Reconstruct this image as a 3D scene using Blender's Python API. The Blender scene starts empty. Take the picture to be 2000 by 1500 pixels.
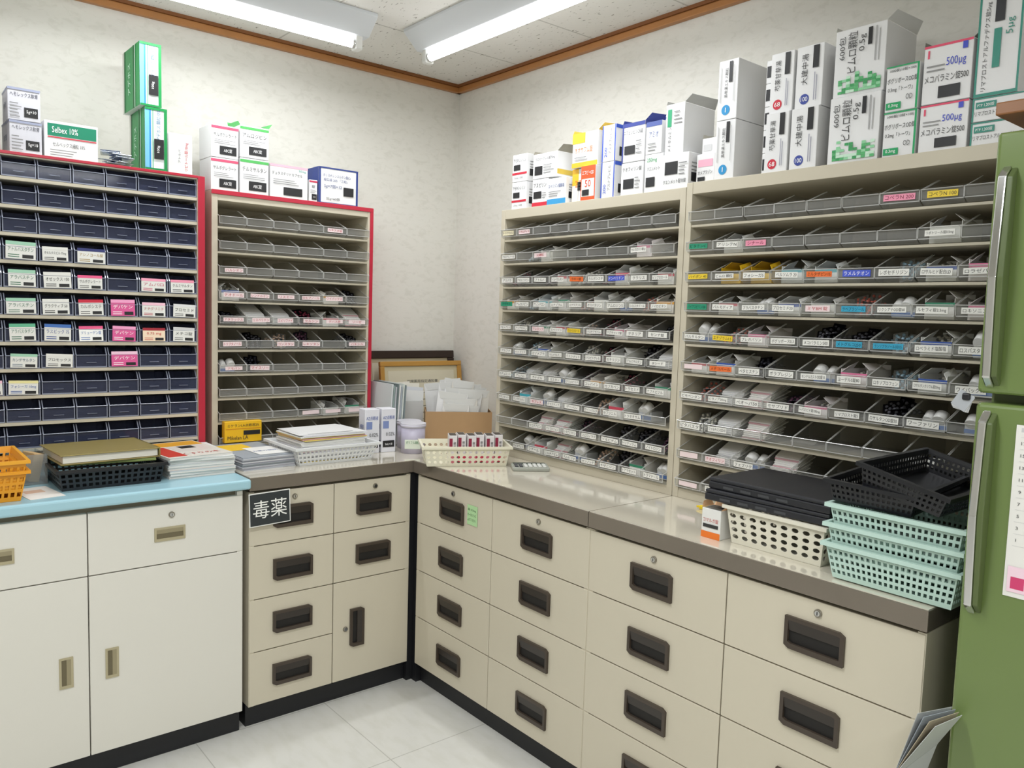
import bpy, bmesh, math, random
from mathutils import Vector, Matrix
random.seed(7)
sc=bpy.context.scene
COL=sc.collection
# ---------------------------------------------------------------- materials
def C(h):
    h=h.lstrip('#');o=[]
    for i in (0,2,4):
        v=int(h[i:i+2],16)/255;o.append(v/12.92 if v<=.04045 else ((v+.055)/1.055)**2.4)
    return (*o,1)
MATS={}
def M(h,rough=.5,metal=0,alpha=1,noise=0,ns=8,emit=0,bump=0,bs=40,coat=0):
    key=(h,rough,metal,alpha,noise,ns,emit,bump,bs,coat)
    if key in MATS: return MATS[key]
    m=bpy.data.materials.new('mat_'+h.strip('#')+'_%d'%len(MATS));m.use_nodes=True
    nt=m.node_tree;b=nt.nodes['Principled BSDF']
    b.inputs['Base Color'].default_value=C(h);b.inputs['Roughness'].default_value=rough
    b.inputs['Metallic'].default_value=metal
    if coat: b.inputs['Coat Weight'].default_value=coat;b.inputs['Coat Roughness'].default_value=.08
    if alpha<1: b.inputs['Alpha'].default_value=alpha
    if emit: b.inputs['Emission Color'].default_value=C(h);b.inputs['Emission Strength'].default_value=emit
    if noise or bump:
        tc=nt.nodes.new('ShaderNodeTexCoord')
        if noise:
            n=nt.nodes.new('ShaderNodeTexNoise');n.inputs['Scale'].default_value=ns;n.inputs['Detail'].default_value=4
            nt.links.new(tc.outputs['Object'],n.inputs['Vector'])
            r=nt.nodes.new('ShaderNodeMapRange');r.inputs['To Min'].default_value=1-noise;r.inputs['To Max'].default_value=1+noise
            nt.links.new(n.outputs['Fac'],r.inputs['Value'])
            mx=nt.nodes.new('ShaderNodeVectorMath');mx.operation='SCALE';mx.inputs[0].default_value=C(h)[:3]
            nt.links.new(r.outputs[0],mx.inputs['Scale']);nt.links.new(mx.outputs[0],b.inputs['Base Color'])
        if bump:
            n=nt.nodes.new('ShaderNodeTexNoise');n.inputs['Scale'].default_value=bs;n.inputs['Detail'].default_value=5
            nt.links.new(tc.outputs['Object'],n.inputs['Vector'])
            bp=nt.nodes.new('ShaderNodeBump');bp.inputs['Strength'].default_value=bump;bp.inputs['Distance'].default_value=.01
            nt.links.new(n.outputs['Fac'],bp.inputs['Height']);nt.links.new(bp.outputs[0],b.inputs['Normal'])
    MATS[key]=m;return m
def clear(name,tint,gl,fac,rough=.12):
    m=bpy.data.materials.new(name);m.use_nodes=True;nt=m.node_tree
    b=nt.nodes['Principled BSDF'];b.inputs['Base Color'].default_value=C(gl);b.inputs['Roughness'].default_value=rough
    o=nt.nodes['Material Output'];t=nt.nodes.new('ShaderNodeBsdfTransparent');t.inputs[0].default_value=C(tint)
    mx=nt.nodes.new('ShaderNodeMixShader');mx.inputs[0].default_value=fac
    nt.links.new(t.outputs[0],mx.inputs[1]);nt.links.new(b.outputs[0],mx.inputs[2]);nt.links.new(mx.outputs[0],o.inputs[0]);return m
CLR=clear('clear_plastic','#f8f8f6','#d8d8d4',.08,.06)
CLRRIMGLINT=clear('clear_plastic_rim_glint','#eeeeec','#ececea',.50,.06)  # whiter rim colour stands in for edge highlights on the thin sheets
CLRLIP=clear('clear_plastic_lip','#ececea','#e6e6e2',.22,.06)
SMOKE=clear('smoke_plastic','#b6bac8','#565c78',.40,.07)
SMOKEL=clear('smoke_plastic_rim','#a4a8b8','#a2a8ba',.70,.10)
ACR=clear('acrylic','#e8ecec','#e0e4e4',.18,.05)
BEIGE=M('#cfc7b3',.36,noise=.02,ns=3); OFFW=M('#dfdcd2',.34,noise=.015,ns=3)
FRAME=M('#c8c0ac',.5,noise=.02); BACK=M('#b0a897',.7,noise=.03)
DKBR=M('#443a31',.34,noise=.04); DKBR2=M('#2e2721',.3); DKSHADE=M('#14110f',.6); BLK=M('#15161a',.5,noise=.05); BLKP=M('#1b1c20',.32,noise=.05)
RED=M('#b8263c',.35,noise=.03); WHITE=M('#f1f1ee',.55,noise=.01); CHROME=M('#d8d8d8',.12,1); STEELBR=M('#857c71',.26,.5,noise=.05,ns=12)
LBLUE=M('#a3cbd7',.3,noise=.02,ns=4,coat=.2); TOPB=M('#d8d1c0',.09,noise=.02,ns=4,coat=.8)
PALCOL={'w':('#efeee8','#1a1a1a'),'r':('#f3dfe0','#b8202c'),'p':('#f29bb5','#7a1030'),'o':('#f0763a','#3a1505'),'y':('#f2d23c','#222222'),'g':('#2f9a78','#0c2018'),'b':('#4a5fd0','#ffffff'),'c':('#3aa5c8','#06202c'),'k':('#f0e8c8','#333333')}
# ---------------------------------------------------------------- mesh builder
TXT={}
def textgeo(s):
    if s in TXT: return TXT[s]
    cu=bpy.data.curves.new('tmp','FONT');cu.body=s;cu.size=1;cu.resolution_u=2;cu.align_x='CENTER'
    ob=bpy.data.objects.new('tmp',cu);COL.objects.link(ob);bpy.context.view_layer.update()
    me=bpy.data.meshes.new_from_object(ob.evaluated_get(bpy.context.evaluated_depsgraph_get()))
    V=[v.co.copy() for v in me.vertices];F=[tuple(p.vertices) for p in me.polygons]
    bpy.data.objects.remove(ob);bpy.data.curves.remove(cu);bpy.data.meshes.remove(me)
    if V:
        x0=min(v.x for v in V);x1=max(v.x for v in V);y0=min(v.y for v in V);y1=max(v.y for v in V)
        w=max(x1-x0,1e-4);h=max(y1-y0,1e-4)
        V=[((v.x-x0)/w-.5,(v.y-y0)/h-.5) for v in V]
    else: w=h=1
    TXT[s]=(V,F,w/h);return TXT[s]
class MB:
    def __init__(s): s.bm=bmesh.new();s.mats=[]
    def mi(s,m):
        if m not in s.mats: s.mats.append(m)
        return s.mats.index(m)
    def face(s,pts,m,smooth=False):
        vs=[s.bm.verts.new(p) for p in pts]
        try: f=s.bm.faces.new(vs)
        except Exception: return
        f.material_index=s.mi(m);f.smooth=smooth;return f
    def merge(s,b2,m,mat=None):
        i=s.mi(m);mp={}
        for v in b2.verts: mp[v]=s.bm.verts.new(mat@v.co if mat else v.co)
        for f in b2.faces:
            try: g=s.bm.faces.new([mp[v] for v in f.verts])
            except Exception: continue
            g.material_index=i;g.smooth=f.smooth
        b2.free()
    def box(s,x0,x1,y0,y1,z0,z1,m,bev=0,mat=None,seg=2):
        b=bmesh.new();bmesh.ops.create_cube(b,size=1)
        for v in b.verts: v.co=Vector(((v.co.x+.5)*(x1-x0)+x0,(v.co.y+.5)*(y1-y0)+y0,(v.co.z+.5)*(z1-z0)+z0))
        if bev:
            bmesh.ops.bevel(b,geom=b.edges[:],offset=bev,segments=seg,profile=.5,affect='EDGES')
        s.merge(b,m,mat)
    def prism(s,pts,vec,m,bev=0,mat=None):
        b=bmesh.new();vec=Vector(vec);a=[b.verts.new(p) for p in pts];c=[b.verts.new(Vector(p)+vec) for p in pts];n=len(pts)
        b.faces.new(a);b.faces.new(c[::-1])
        for i in range(n): b.faces.new([a[i],c[i],c[(i+1)%n],a[(i+1)%n]])
        bmesh.ops.recalc_face_normals(b,faces=b.faces[:])
        if bev: bmesh.ops.bevel(b,geom=b.edges[:],offset=bev,segments=2,profile=.5,affect='EDGES')
        s.merge(b,m,mat)
    def cyl(s,p0,p1,r,m,seg=20,r2=None,caps=True):
        p0=Vector(p0);p1=Vector(p1);r2=r if r2 is None else r2
        d=(p1-p0).normalized();a=d.orthogonal().normalized();b=d.cross(a)
        A=[];B=[]
        for i in range(seg):
            t=2*math.pi*i/seg;o=a*math.cos(t)+b*math.sin(t);A.append(s.bm.verts.new(p0+o*r));B.append(s.bm.verts.new(p1+o*r2))
        k=s.mi(m)
        for i in range(seg):
            f=s.bm.faces.new([A[i],A[(i+1)%seg],B[(i+1)%seg],B[i]]);f.material_index=k;f.smooth=True
        if caps:
            f=s.bm.faces.new(A[::-1]);f.material_index=k;f=s.bm.faces.new(B);f.material_index=k
    def text(s,t,org,ux,uz,w,h,m,rot=0,keep=True):
        V,F,asp=textgeo(t)
        if not V: return
        org=Vector(org);ux=Vector(ux);uz=Vector(uz)
        if rot: ux,uz=uz,-ux
        if keep:
            if w/h>asp*1.25: w=h*asp*1.25
            elif w/h<asp*.6: h=w/(asp*.6)
        i=s.mi(m);vs=[s.bm.verts.new(org+ux*(x*w)+uz*(y*h)) for x,y in V]
        for f in F:
            try: g=s.bm.faces.new([vs[j] for j in f]);g.material_index=i
            except Exception: pass
    def mesh(s,name,org=(0,0,0),dbl=0):
        if dbl: bmesh.ops.remove_doubles(s.bm,verts=s.bm.verts[:],dist=dbl)
        bmesh.ops.translate(s.bm,verts=s.bm.verts[:],vec=-Vector(org))
        me=bpy.data.meshes.new(name);s.bm.to_mesh(me);s.bm.free()
        for m in s.mats: me.materials.append(m)
        return me
FR={'L':0.0,'R':-math.pi/2}
def thing(name,label,cat,org,fr='L',mb=None,mesh=None,rz=0,group=None,kind=None,dbl=0,sol=0):
    me=mesh if mesh else (mb.mesh(name,org,dbl) if mb else None)
    ob=bpy.data.objects.new(name,me);COL.objects.link(ob)
    a=FR[fr];ob.location=Matrix.Rotation(a,4,'Z')@Vector(org);ob.rotation_euler=(0,0,a+rz)
    ob["label"]=label;ob["category"]=cat
    if group: ob["group"]=group
    if kind: ob["kind"]=kind
    if sol: md=ob.modifiers.new('s','SOLIDIFY');md.thickness=sol;md.offset=0
    return ob
def part(parent,name,porg,mb=None,mesh=None,org=None,label=None,rot=None):
    org=org or porg
    me=mesh if mesh else mb.mesh(name,org)
    ob=bpy.data.objects.new(name,me);COL.objects.link(ob);ob.parent=parent
    ob.location=Vector(org)-Vector(porg)
    if rot: ob.rotation_euler=rot
    if label: ob["label"]=label
    return ob
# ---------------------------------------------------------------- room
def struct(name,mb):
    ob=bpy.data.objects.new(name,mb.mesh(name));COL.objects.link(ob);ob["kind"]="structure";return ob
def wallmat():
    m=bpy.data.materials.new('wallpaper');m.use_nodes=True;nt=m.node_tree;b=nt.nodes['Principled BSDF'];b.inputs['Roughness'].default_value=.75
    tc=nt.nodes.new('ShaderNodeTexCoord');mp=nt.nodes.new('ShaderNodeMapping');mp.inputs['Rotation'].default_value=(.6,.6,.7);mp.inputs['Scale'].default_value=(1,1,2.0)
    n=nt.nodes.new('ShaderNodeTexNoise');n.inputs['Scale'].default_value=26;n.inputs['Detail'].default_value=6;n.inputs['Roughness'].default_value=.6;n.inputs['Distortion'].default_value=.6
    cr=nt.nodes.new('ShaderNodeValToRGB');cr.color_ramp.elements[0].position=.34;cr.color_ramp.elements[0].color=C('#d9d7ce');cr.color_ramp.elements[1].position=.50;cr.color_ramp.elements[1].color=C('#e1dfd7')
    bp=nt.nodes.new('ShaderNodeBump');bp.inputs['Strength'].default_value=.10;bp.inputs['Distance'].default_value=.002
    L=nt.links.new;L(tc.outputs['Object'],mp.inputs[0]);L(mp.outputs[0],n.inputs['Vector']);L(n.outputs['Fac'],cr.inputs[0]);L(cr.outputs[0],b.inputs['Base Color']);L(n.outputs['Fac'],bp.inputs['Height']);L(bp.outputs[0],b.inputs['Normal']);return m
def tilemat(name,base,seam,w,h,rough,speck,specs,mort=.004,off=(0,0),p0=.30,p1=.38):
    m=bpy.data.materials.new(name);m.use_nodes=True;nt=m.node_tree;b=nt.nodes['Principled BSDF'];b.inputs['Roughness'].default_value=rough
    L=nt.links.new;tc=nt.nodes.new('ShaderNodeTexCoord');mp=nt.nodes.new('ShaderNodeMapping');mp.inputs['Location'].default_value=(off[0],off[1],0)
    br=nt.nodes.new('ShaderNodeTexBrick');br.offset=0;br.inputs['Scale'].default_value=1;br.inputs['Brick Width'].default_value=w;br.inputs['Row Height'].default_value=h;br.inputs['Mortar Size'].default_value=mort
    br.inputs['Color1'].default_value=C(base);br.inputs['Color2'].default_value=C(base);br.inputs['Mortar'].default_value=C(seam)
    L(tc.outputs['Object'],mp.inputs[0]);L(mp.outputs[0],br.inputs['Vector'])
    n=nt.nodes.new('ShaderNodeTexNoise');n.inputs['Scale'].default_value=specs;n.inputs['Detail'].default_value=3
    mp2=nt.nodes.new('ShaderNodeMapping');mp2.inputs['Scale'].default_value=(1,.35,1);L(tc.outputs['Object'],mp2.inputs[0]);L(mp2.outputs[0],n.inputs['Vector'])
    cr=nt.nodes.new('ShaderNodeValToRGB');cr.color_ramp.elements[0].position=p0;cr.color_ramp.elements[0].color=C(speck);cr.color_ramp.elements[1].position=p1;cr.color_ramp.elements[1].color=(1,1,1,1)
    L(n.outputs['Fac'],cr.inputs[0]);mx=nt.nodes.new('ShaderNodeMix');mx.data_type='RGBA';mx.blend_type='MULTIPLY';mx.inputs[0].default_value=1
    L(br.outputs['Color'],mx.inputs[6]);L(cr.outputs[0],mx.inputs[7]);L(mx.outputs[2],b.inputs['Base Color']);return m
WM=wallmat();FM=tilemat('floor_vinyl','#dad9d3','#b9b8b1',.45,.45,.28,'#f9f9f7',30,.0018,(.1,.22),.35,.55);CM=tilemat('ceiling_board','#dedcd6','#bcbab3',.91,.455,.8,'#a9a7a0',110,.004,(0,0),.30,.36)
CH=2.465
X0,Y0=-4.4,-5.2
b=MB();b.box(X0,0,Y0,0,-.1,0,FM);struct('floor',b)
b=MB();b.box(X0,0,Y0,0,CH,CH+.1,CM);struct('ceiling',b)
b=MB();b.box(X0-.1,.1,0,.1,-.1,CH+.1,WM);struct('wall_left',b)
b=MB();b.box(0,.1,Y0-.1,0,-.1,CH+.1,WM);struct('wall_right',b)
b=MB();b.box(X0-.1,0.1,Y0-.1,Y0,-.1,CH+.1,WM);struct('wall_back',b)
b=MB();b.box(X0-.1,X0,Y0,0,-.1,CH+.1,WM);struct('wall_side',b)
WOOD=M('#ab7440',.4,noise=.12,ns=20);WOODD=M('#7d4c22',.5)
b=MB();b.box(X0,0,-.03,0,CH-.012,CH,WOODD);b.box(X0,0,-.024,0,CH-.036,CH-.012,WOOD,.003);struct('trim_1',b)
b=MB();b.box(-.03,0,Y0,0,CH-.012,CH,WOODD);b.box(-.024,0,Y0,0,CH-.036,CH-.012,WOOD,.003);struct('trim_2',b)
# ---------------------------------------------------------------- lamps
LB=M('#d6dade',.4);TUBE=M('#fdfeff',.3,emit=8);SOCK=M('#e6e6e2',.4)
def lamp(cx,cy,ang,pw,label):
    L=1.27;o=(0,0,0)
    root=bpy.data.objects.new('fluorescent_light',None);COL.objects.link(root);root.location=(cx,cy,CH);root.rotation_euler=(0,0,ang)
    root["label"]=label;root["category"]="ceiling light";root["group"]="fluorescent ceiling lights"
    b=MB();b.prism([(-L/2,-.09,0),(-L/2,.09,0),(-L/2,.09,-.012),(-L/2,.028,-.07),(-L/2,-.028,-.07),(-L/2,-.09,-.012)],(L,0,0),LB,.002);part(root,'lamp_body',o,b)
    b=MB();b.cyl((-L/2+.05,0,-.095),(L/2-.05,0,-.095),.0155,TUBE,24);part(root,'fluorescent_tube',o,b)
    for sx in (-1,1):
        b=MB();b.box(sx*(L/2-.035)-.014,sx*(L/2-.035)+.014,-.02,.02,-.118,-.06,SOCK,.006);b.cyl((sx*(L/2-.052)-.006,0,-.095),(sx*(L/2-.052)+.006,0,-.095),.0175,CHROME);part(root,'lamp_socket',o,b)
    ld=bpy.data.lights.new('tube_glow','AREA');ld.shape='RECTANGLE';ld.size=1.15;ld.size_y=.05;ld.energy=pw;ld.color=(.945,.97,1)
    lo=bpy.data.objects.new('tube_glow',ld);COL.objects.link(lo);lo.parent=root;lo.location=(0,0,-.125)
lab='white reflector fixture with one bare glowing tube on the ceiling'
PW=12
lamp(-.81+.05-.635,-.46,0,PW*.62,lab);lamp(-.52,-.53+.05-.635,math.pi/2,PW*.66,lab)
lamp(-2.0,-2.1,0,PW*2.0,lab);lamp(-2.9,-3.9,0,PW*2.0,lab);lamp(-1.2,-4.2,0,PW*1.4,lab)  # unseen fixtures, added out of view to light the room
# ---------------------------------------------------------------- recessed pulls
def pull_mesh(w,h,colm,vert=False,hole=DKSHADE,dp=.008,tong=None,ch=.012,t=.009):
    b=MB();ww,hh=(w,h);tong=tong or colm
    out=[(-ww/2+ch,-hh/2),(ww/2,-hh/2),(ww/2,hh/2-ch*.6),(ww/2-ch,hh/2),(-ww/2,hh/2),(-ww/2,-hh/2+ch*.6)]
    inn=[(-ww/2+ch+t*.6,-hh/2+t*1.4),(ww/2-t,-hh/2+t*1.4),(ww/2-t,hh/2-ch*.6-t*.4),(ww/2-ch-t*.4,hh/2-t),(-ww/2+t,hh/2-t),(-ww/2+t,-hh/2+ch*.6+t)]
    n=6
    for i in range(n):
        j=(i+1)%n;o0,o1,i0,i1=out[i],out[j],inn[i],inn[j]
        P=lambda q,y:(q[0],y,q[1])
        b.face([P(o0,-dp),P(o1,-dp),P(i1,-dp),P(i0,-dp)],colm);b.face([P(o0,0),P(o1,0),P(o1,-dp),P(o0,-dp)],colm);b.face([P(i0,-dp),P(i1,-dp),P(i1,0),P(i0,0)],colm)
    b.face([(q[0],-.0008,q[1]) for q in inn],hole)  # dark flat face, painted shade inside the pull's recess
    if not vert:
        x0,x1=-ww/2+t,ww/2-t;zt,zm=hh/2-t,hh*.06
        b.prism([(x0,-dp,zt),(x0,-.001,zt),(x0,-.001,zm),(x0,-dp*.55,zm)],(x1-x0,0,0),tong)
    else:
        z0,z1=-hh/2+t*1.4,hh/2-t;xt,xm=ww/2-t,ww*.02
        b.prism([(xt,-dp,z0),(xt,-.001,z0),(xm,-.001,z0),(xm,-dp*.55,z0)],(0,0,z1-z0),tong)
    return b.mesh('handle')
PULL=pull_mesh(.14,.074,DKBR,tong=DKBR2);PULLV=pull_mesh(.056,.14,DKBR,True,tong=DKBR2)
LPULL=M('#b3a98a',.35,.2);LPULL2=M('#9a9072',.35,.2);LSHADE=M('#6a6148',.5)
PULLS=pull_mesh(.09,.042,LPULL,hole=LSHADE,tong=LPULL2,dp=.003,ch=.001,t=.006);PULLSV=pull_mesh(.036,.09,LPULL,True,hole=LSHADE,tong=LPULL2,dp=.003,ch=.001,t=.006)
def lock_mesh():
    b=MB();b.cyl((0,0,0),(0,-.004,0),.009,M('#9a9488',.3,.8),20);b.cyl((0,-.004,0),(0,-.006,0),.006,CHROME,16);b.box(-.0008,.0008,-.0066,-.006,-.004,.004,BLK);return b.mesh('lock')
LOCK=lock_mesh()
def base_cabinet(fr,label,u0,u1,yf,cols,top,wm,mode,kick=.077,kr=.03):
    o=((u0+u1)/2,yf/2,0)
    root=thing('drawer_cabinet' if mode!='cup' else 'base_cupboard',label,'cabinet',o,fr)
    b=MB();b.box(u0+.002,u1-.002,yf+.02,-.02,kick,top-.001,M('#8a826e',.5),0);b.box(u0,u0+.018,yf+.002,-.02,kick,top,wm,.001);b.box(u1-.018,u1,yf+.002,-.02,kick,top,wm,.001);part(root,'body',o,b)
    b=MB();b.box(u0,u1,yf+kr,-.03,0,kick,BLK);part(root,'plinth',o,b,label='black recessed plinth')
    g=.0016
    for ua,ub,rows in cols:
        for z0,z1,kind in rows:
            b=MB();b.box(ua+g,ub-g,yf,yf+.018,z0+g,z1-g,wm,.0015);po=((ua+ub)/2,yf,(z0+z1)/2)
            p=part(root,'door' if kind[0]=='D' else 'drawer',o,b,org=po)
            hx,hz=(ua+ub)/2,(z0+z1)/2
            if kind[0]=='D':
                hv=kind[1];part(p,'handle',po,mesh=hv[0],org=(hv[1],yf,hv[2]),label='recessed vertical handle')
                if len(hv)>3: part(p,'lock',po,mesh=LOCK,org=(hv[3],yf,hv[2]))
            else:
                pm=PULL if mode!='cup' else PULLS
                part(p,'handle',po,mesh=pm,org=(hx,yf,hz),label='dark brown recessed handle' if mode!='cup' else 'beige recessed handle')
                if 'k' in kind: part(p,'lock',po,mesh=LOCK,org=(hx+.005,yf,z1-(.027 if mode!='cup' else .035)))
    return root
ZR=[.798,.620,.440,.261,.077]
rows4=lambda:[(ZR[i+1],ZR[i],'Sk' if i==0 else 'S') for i in range(4)]
S0,S1,S2,S3,S4=.717,1.163,1.613,2.077,2.54
DR=-.657;DL=-.691
base_cabinet('R','beige steel cabinet with eight drawers in the corner',S0,S2,DR,[(S0,S1,rows4()),(S1,S2,rows4())],.80,BEIGE,'d')
base_cabinet('R','beige steel cabinet with eight drawers beside the refrigerator',S2,S4,DR,[(S2,S3,rows4()),(S3,S4,rows4())],.80,BEIGE,'d')
l0,l1,l2=-1.286,-.984,-.672
base_cabinet('L','narrow beige cabinet with six drawers and one locked door',l0,l2,DL,[(l0,l1,rows4()),(l1,l2,rows4()[:2]+[(ZR[4],ZR[2],('D',(PULLV,-.89,.265,-.935)))])],.80,BEIGE,'d')
cb=[]
for i in range(2):
    a=-2.21+i*.45;bb=a+.45 if i==0 else -1.31
    cb.append((a,bb,[(.615,.80,'Sk' if i else 'S'),(.077,.615,('D',(PULLSV,-1.82 if i==0 else -1.70,.345)))]))
base_cabinet('L','off-white cupboard with drawers above doors, beige recessed handles',-2.21,-1.31,-.70,cb,.812,OFFW,'cup')
b=MB();b.box(-.671,-.64,-.684,-.66,.0,.80,BLK);b.box(-.648,-.62,-.716,-.684,.0,.80,BLK)
thing('corner_filler','black filler panel closing the corner between two cabinets','panel',(-.65,-.69,0),'L',b)
b=MB()
ZE=.806
b.box(-1.288,-.657,-.70,-.012,ZE,.8495,STEELBR,.002);b.box(-.657,-.012,-.70,-.012,ZE,.8495,STEELBR)
b.box(-1.286,-.66,-.698,-.012,.8495,.851,TOPB);b.box(-.66,-.012,-.698,-.012,.8495,.851,TOPB)
b.box(-.668,-.012,-1.612,-.70,ZE,.8495,STEELBR,.002);b.box(-.664,-.012,-1.611,-.698,.8495,.851,TOPB)
thing('corner_worktop','glossy beige L-shaped worktop with brown metal edge over the drawers','worktop',(-.4,-.4,.80),'L',b)
b=MB();b.box(-.668,-.012,-2.545,-1.614,ZE,.8495,STEELBR,.002);b.box(-.664,-.012,-2.543,-1.615,.8495,.851,TOPB)
thing('straight_worktop','glossy beige worktop with brown metal edge beside the refrigerator','worktop',(-.34,-2.08,.80),'L',b)
b=MB();b.box(-2.22,-1.291,-.725,-.012,.818,.851,LBLUE,.008,seg=3)
thing('blue_worktop','light blue rounded worktop over the off-white cupboard','worktop',(-1.75,-.36,.818),'L',b)
WT=.8512
# ---------------------------------------------------------------- tray shelves
def tray_mesh(w):
    b=MB();h=w/2;f=[(0,0),(-.013,.006),(-.018,.014),(-.019,.034)]
    b.face([(-h,0,.001),(h,0,.001),(h,.235,.001),(-h,.235,.001)],CLR)
    for (y0,z0),(y1,z1) in zip(f[:-1],f[1:]): b.face([(-h,y0,z0+.001),(h,y0,z0+.001),(h,y1,z1+.001),(-h,y1,z1+.001)],CLRLIP,True)
    b.face([(-h,.235,0),(h,.235,0),(h,.235,.055),(-h,.235,.055)],CLR)
    side=[(-.019,.035),(-.018,.014),(-.013,.006),(0,.001),(.235,.001),(.235,.070),(.075,.070)]
    for s in (-h,h):
        b.face([(s,y,z) for y,z in side],CLR)
        b.prism([(s-.0008,-.018,.036),(s-.0008,.075,.071),(s-.0008,.075,.0692),(s-.0008,-.018,.0342)],(.0016,0,0),CLRRIMGLINT)
        b.prism([(s-.0008,-.021,.036),(s-.0008,-.020,.012),(s-.0008,-.0175,.012),(s-.0008,-.0175,.036)],(.0016,0,0),CLRRIMGLINT)
    b.box(-h,h,-.026,-.018,.0345,.0365,CLRRIMGLINT,.0008,seg=1);b.box(-h,h,-.0185,-.0160,.0095,.0115,CLRRIMGLINT)
    return b.mesh('tray')
LABC={}
def label_mesh(code):
    if code in LABC: return LABC[code]
    k,t=code.split(':');bg,fg=PALCOL[k];b=MB();w=.038;h=.0082
    b.box(-w,w,-.0008,0,-h,h,M(bg,.4),0)
    if t: b.text(t,(0,-.0011,0),(1,0,0),(0,0,1),w*1.8,h*1.25,M(fg,.5))
    LABC[code]=b.mesh('label');return LABC[code]
def tray_shelf(fr,label,u0,u1,yf,z0,top,ncol,labels,red=False,zt=1.685,pitch=.0895):
    o=((u0+u1)/2,yf/2,z0);t=.022
    root=thing('tray_shelf',label,'shelf',o,fr)
    b=MB();yb=-.004
    b.box(u0,u0+t,yf,yb,z0,top,FRAME,.001);b.box(u1-t,u1,yf,yb,z0,top,FRAME,.001)
    b.box(u0+t,u1-t,yf+.001,yb,top-.035,top,FRAME,.001);b.box(u0+t,u1-t,yb-.01,yb,z0,top-.03,BACK);b.box(u0+t,u1-t,yf+.001,yb,z0,z0+.022,FRAME,.001)
    part(root,'body',o,b)
    if red:
        b=MB();b.box(u0-.001,u1+.001,yf-.004,yf,top-.014,top+.002,RED,.001);b.box(u1-.013,u1+.001,yf-.004,yf,z0,top-.014,RED,.001);b.box(u1,u1+.0012,yf-.004,yb,z0,top,RED);part(root,'red_trim',o,b,label='red edging strip')
    tw=(u1-u0-2*t)/ncol;tm=tray_mesh(tw-.003)
    for r in range(10):
        bz=zt-pitch*r
        b=MB();b.box(u0+t,u1-t,yf+.002,yb-.01,bz-.007,bz,FRAME,.001);po=((u0+u1)/2,yf/2,bz);part(root,'shelf_board',o,b,org=po)
        for c in range(ncol):
            to=(u0+t+tw*(c+.5),yf+.004+random.uniform(-.003,.002),bz+.0003)
            p=part(root,'tray',o,mesh=tm,org=to)
            code=labels.get((r,c))
            if code:
                lx=random.uniform(-.003,.003)
                q=part(p,'label',to,mesh=label_mesh(code),org=(to[0]+lx,to[1]-.0206,bz+.0235),rot=(0,random.uniform(-.03,.03),0));q.scale=(random.uniform(.82,1.0),1,random.uniform(.85,1.05))
    return u0+t,tw,zt,pitch,yf
def parse(rows):
    d={}
    for r,line in enumerate(rows):
        for c,s in enumerate(line.split('|')):
            if s: d[(r,c)]=s
    return d
MIDL=parse(["k:トリクロル|r:ミカルディス","w:アロプリノール||r:SG顆粒|||||w:セレスロリン錠1g|","w:アスパラ|w:アゼルニジピン|w:アトルバ|w:イルベサルタン|o:ラキー錠|w:カルボシステ|b:ドンペリドン|w:クラリス|w:ビソプロロール",
"g:アデホス|w:アムロジピン|w:アレンドロン|w:エチゾラム|w:エナラプリル|w:オロパタジン|w:アムロジン5|w:シロスタゾール|w:ノイロビタン","w:アセトアミノ|w:アンブロキソ|r:アレロック|w:エペリゾン|y:カルベジロール|w:クロチアゼパム|w:テグキャップ錠|w:テネリア|w:センナ錠",
"w:アルファ|w:イトプリド|w:エソメプラ|w:オルメサルタン|w:クエンメット|w:クロピドグレル|w:セチリジン|w:テルミサルタン|w:ダシード","w:カデュエット|w:アムバロ|w:カナグル|w:ガスター|w:グリメピリド|w:コレバイン|w:セフカペン|w:トラセミド|w:ナフトピジル",
"w:カモスタット|w:カンデサルタン|r:キプレス|w:グラクティブ|w:ゲーベン|w:サインバルタ|w:セフジニル|w:トラネキサム||","||w:クエチアピン|w:ケトプロフェン|w:シタグリプチン|w:スピロノラク|w:ゾルピデム|w:トリアゾラム|w:ノイトロジン","|w:ケイキサレト|w:シナール|w:ジルチアゼム|w:スルピリド|w:センノシド|w:チザニジン|w:トアラセット|w:トラマドール"])
RGTL=parse(["||||||p:コペラN 200|y:コペラN 100|","g:ビタミンC|w:アリシテN|p:シナール|||||w:リボトリール錠0.5mg|","y:ハイボン 40|w:ピムロ 顆粒|w:フォシーガ5|w:ベルソムラ 20|o:ミルタザピン15|b:ラメルテオン|w:レボセチリジン|w:ロサルヒド配合LD|w:ロラゼパム",
"g:バイアスピリン100|w:バルモディア|w:プラバスタチン|w:プロセミド20|r:ミヤBM 錠|c:ラベプラゾール|w:リクシアナOD錠60|w:ルセフィ錠2.5mg|w:ロキソニン錠","w:バルサルタン|y:エチゾラム0.5|w:プレガバリン|w:ボグリボース0.3|w:メコバラミン500|c:メトグルコ250|c:ランソプラゾールOD15|w:ロペラミド塩酸塩|w:ロスバスタチン",
"r:|o:メチコバール|w:ベタヒスチン|w:ポラプレジン|w:モンテルカストOD錠10|w:ヨーデルS錠80|w:ロキソプロフェン|w:ロサルタンカリウム錠50mg|w:ワイパックス","w:ピモベンダン|w:ビラノア20mg|w:ベオーバ50|w:モサプリド|w:レバミピド錠100mg|w:リマプロスト錠5|w:ロサルタンOD錠50|w:ワーファリン|",
"w:ピタバスタ|w:ファモチジンOD10||||||w:|","r:|r:テオフィリン|w:フェブリク||||||","r:|w:フロセミド|||||||"])
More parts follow.
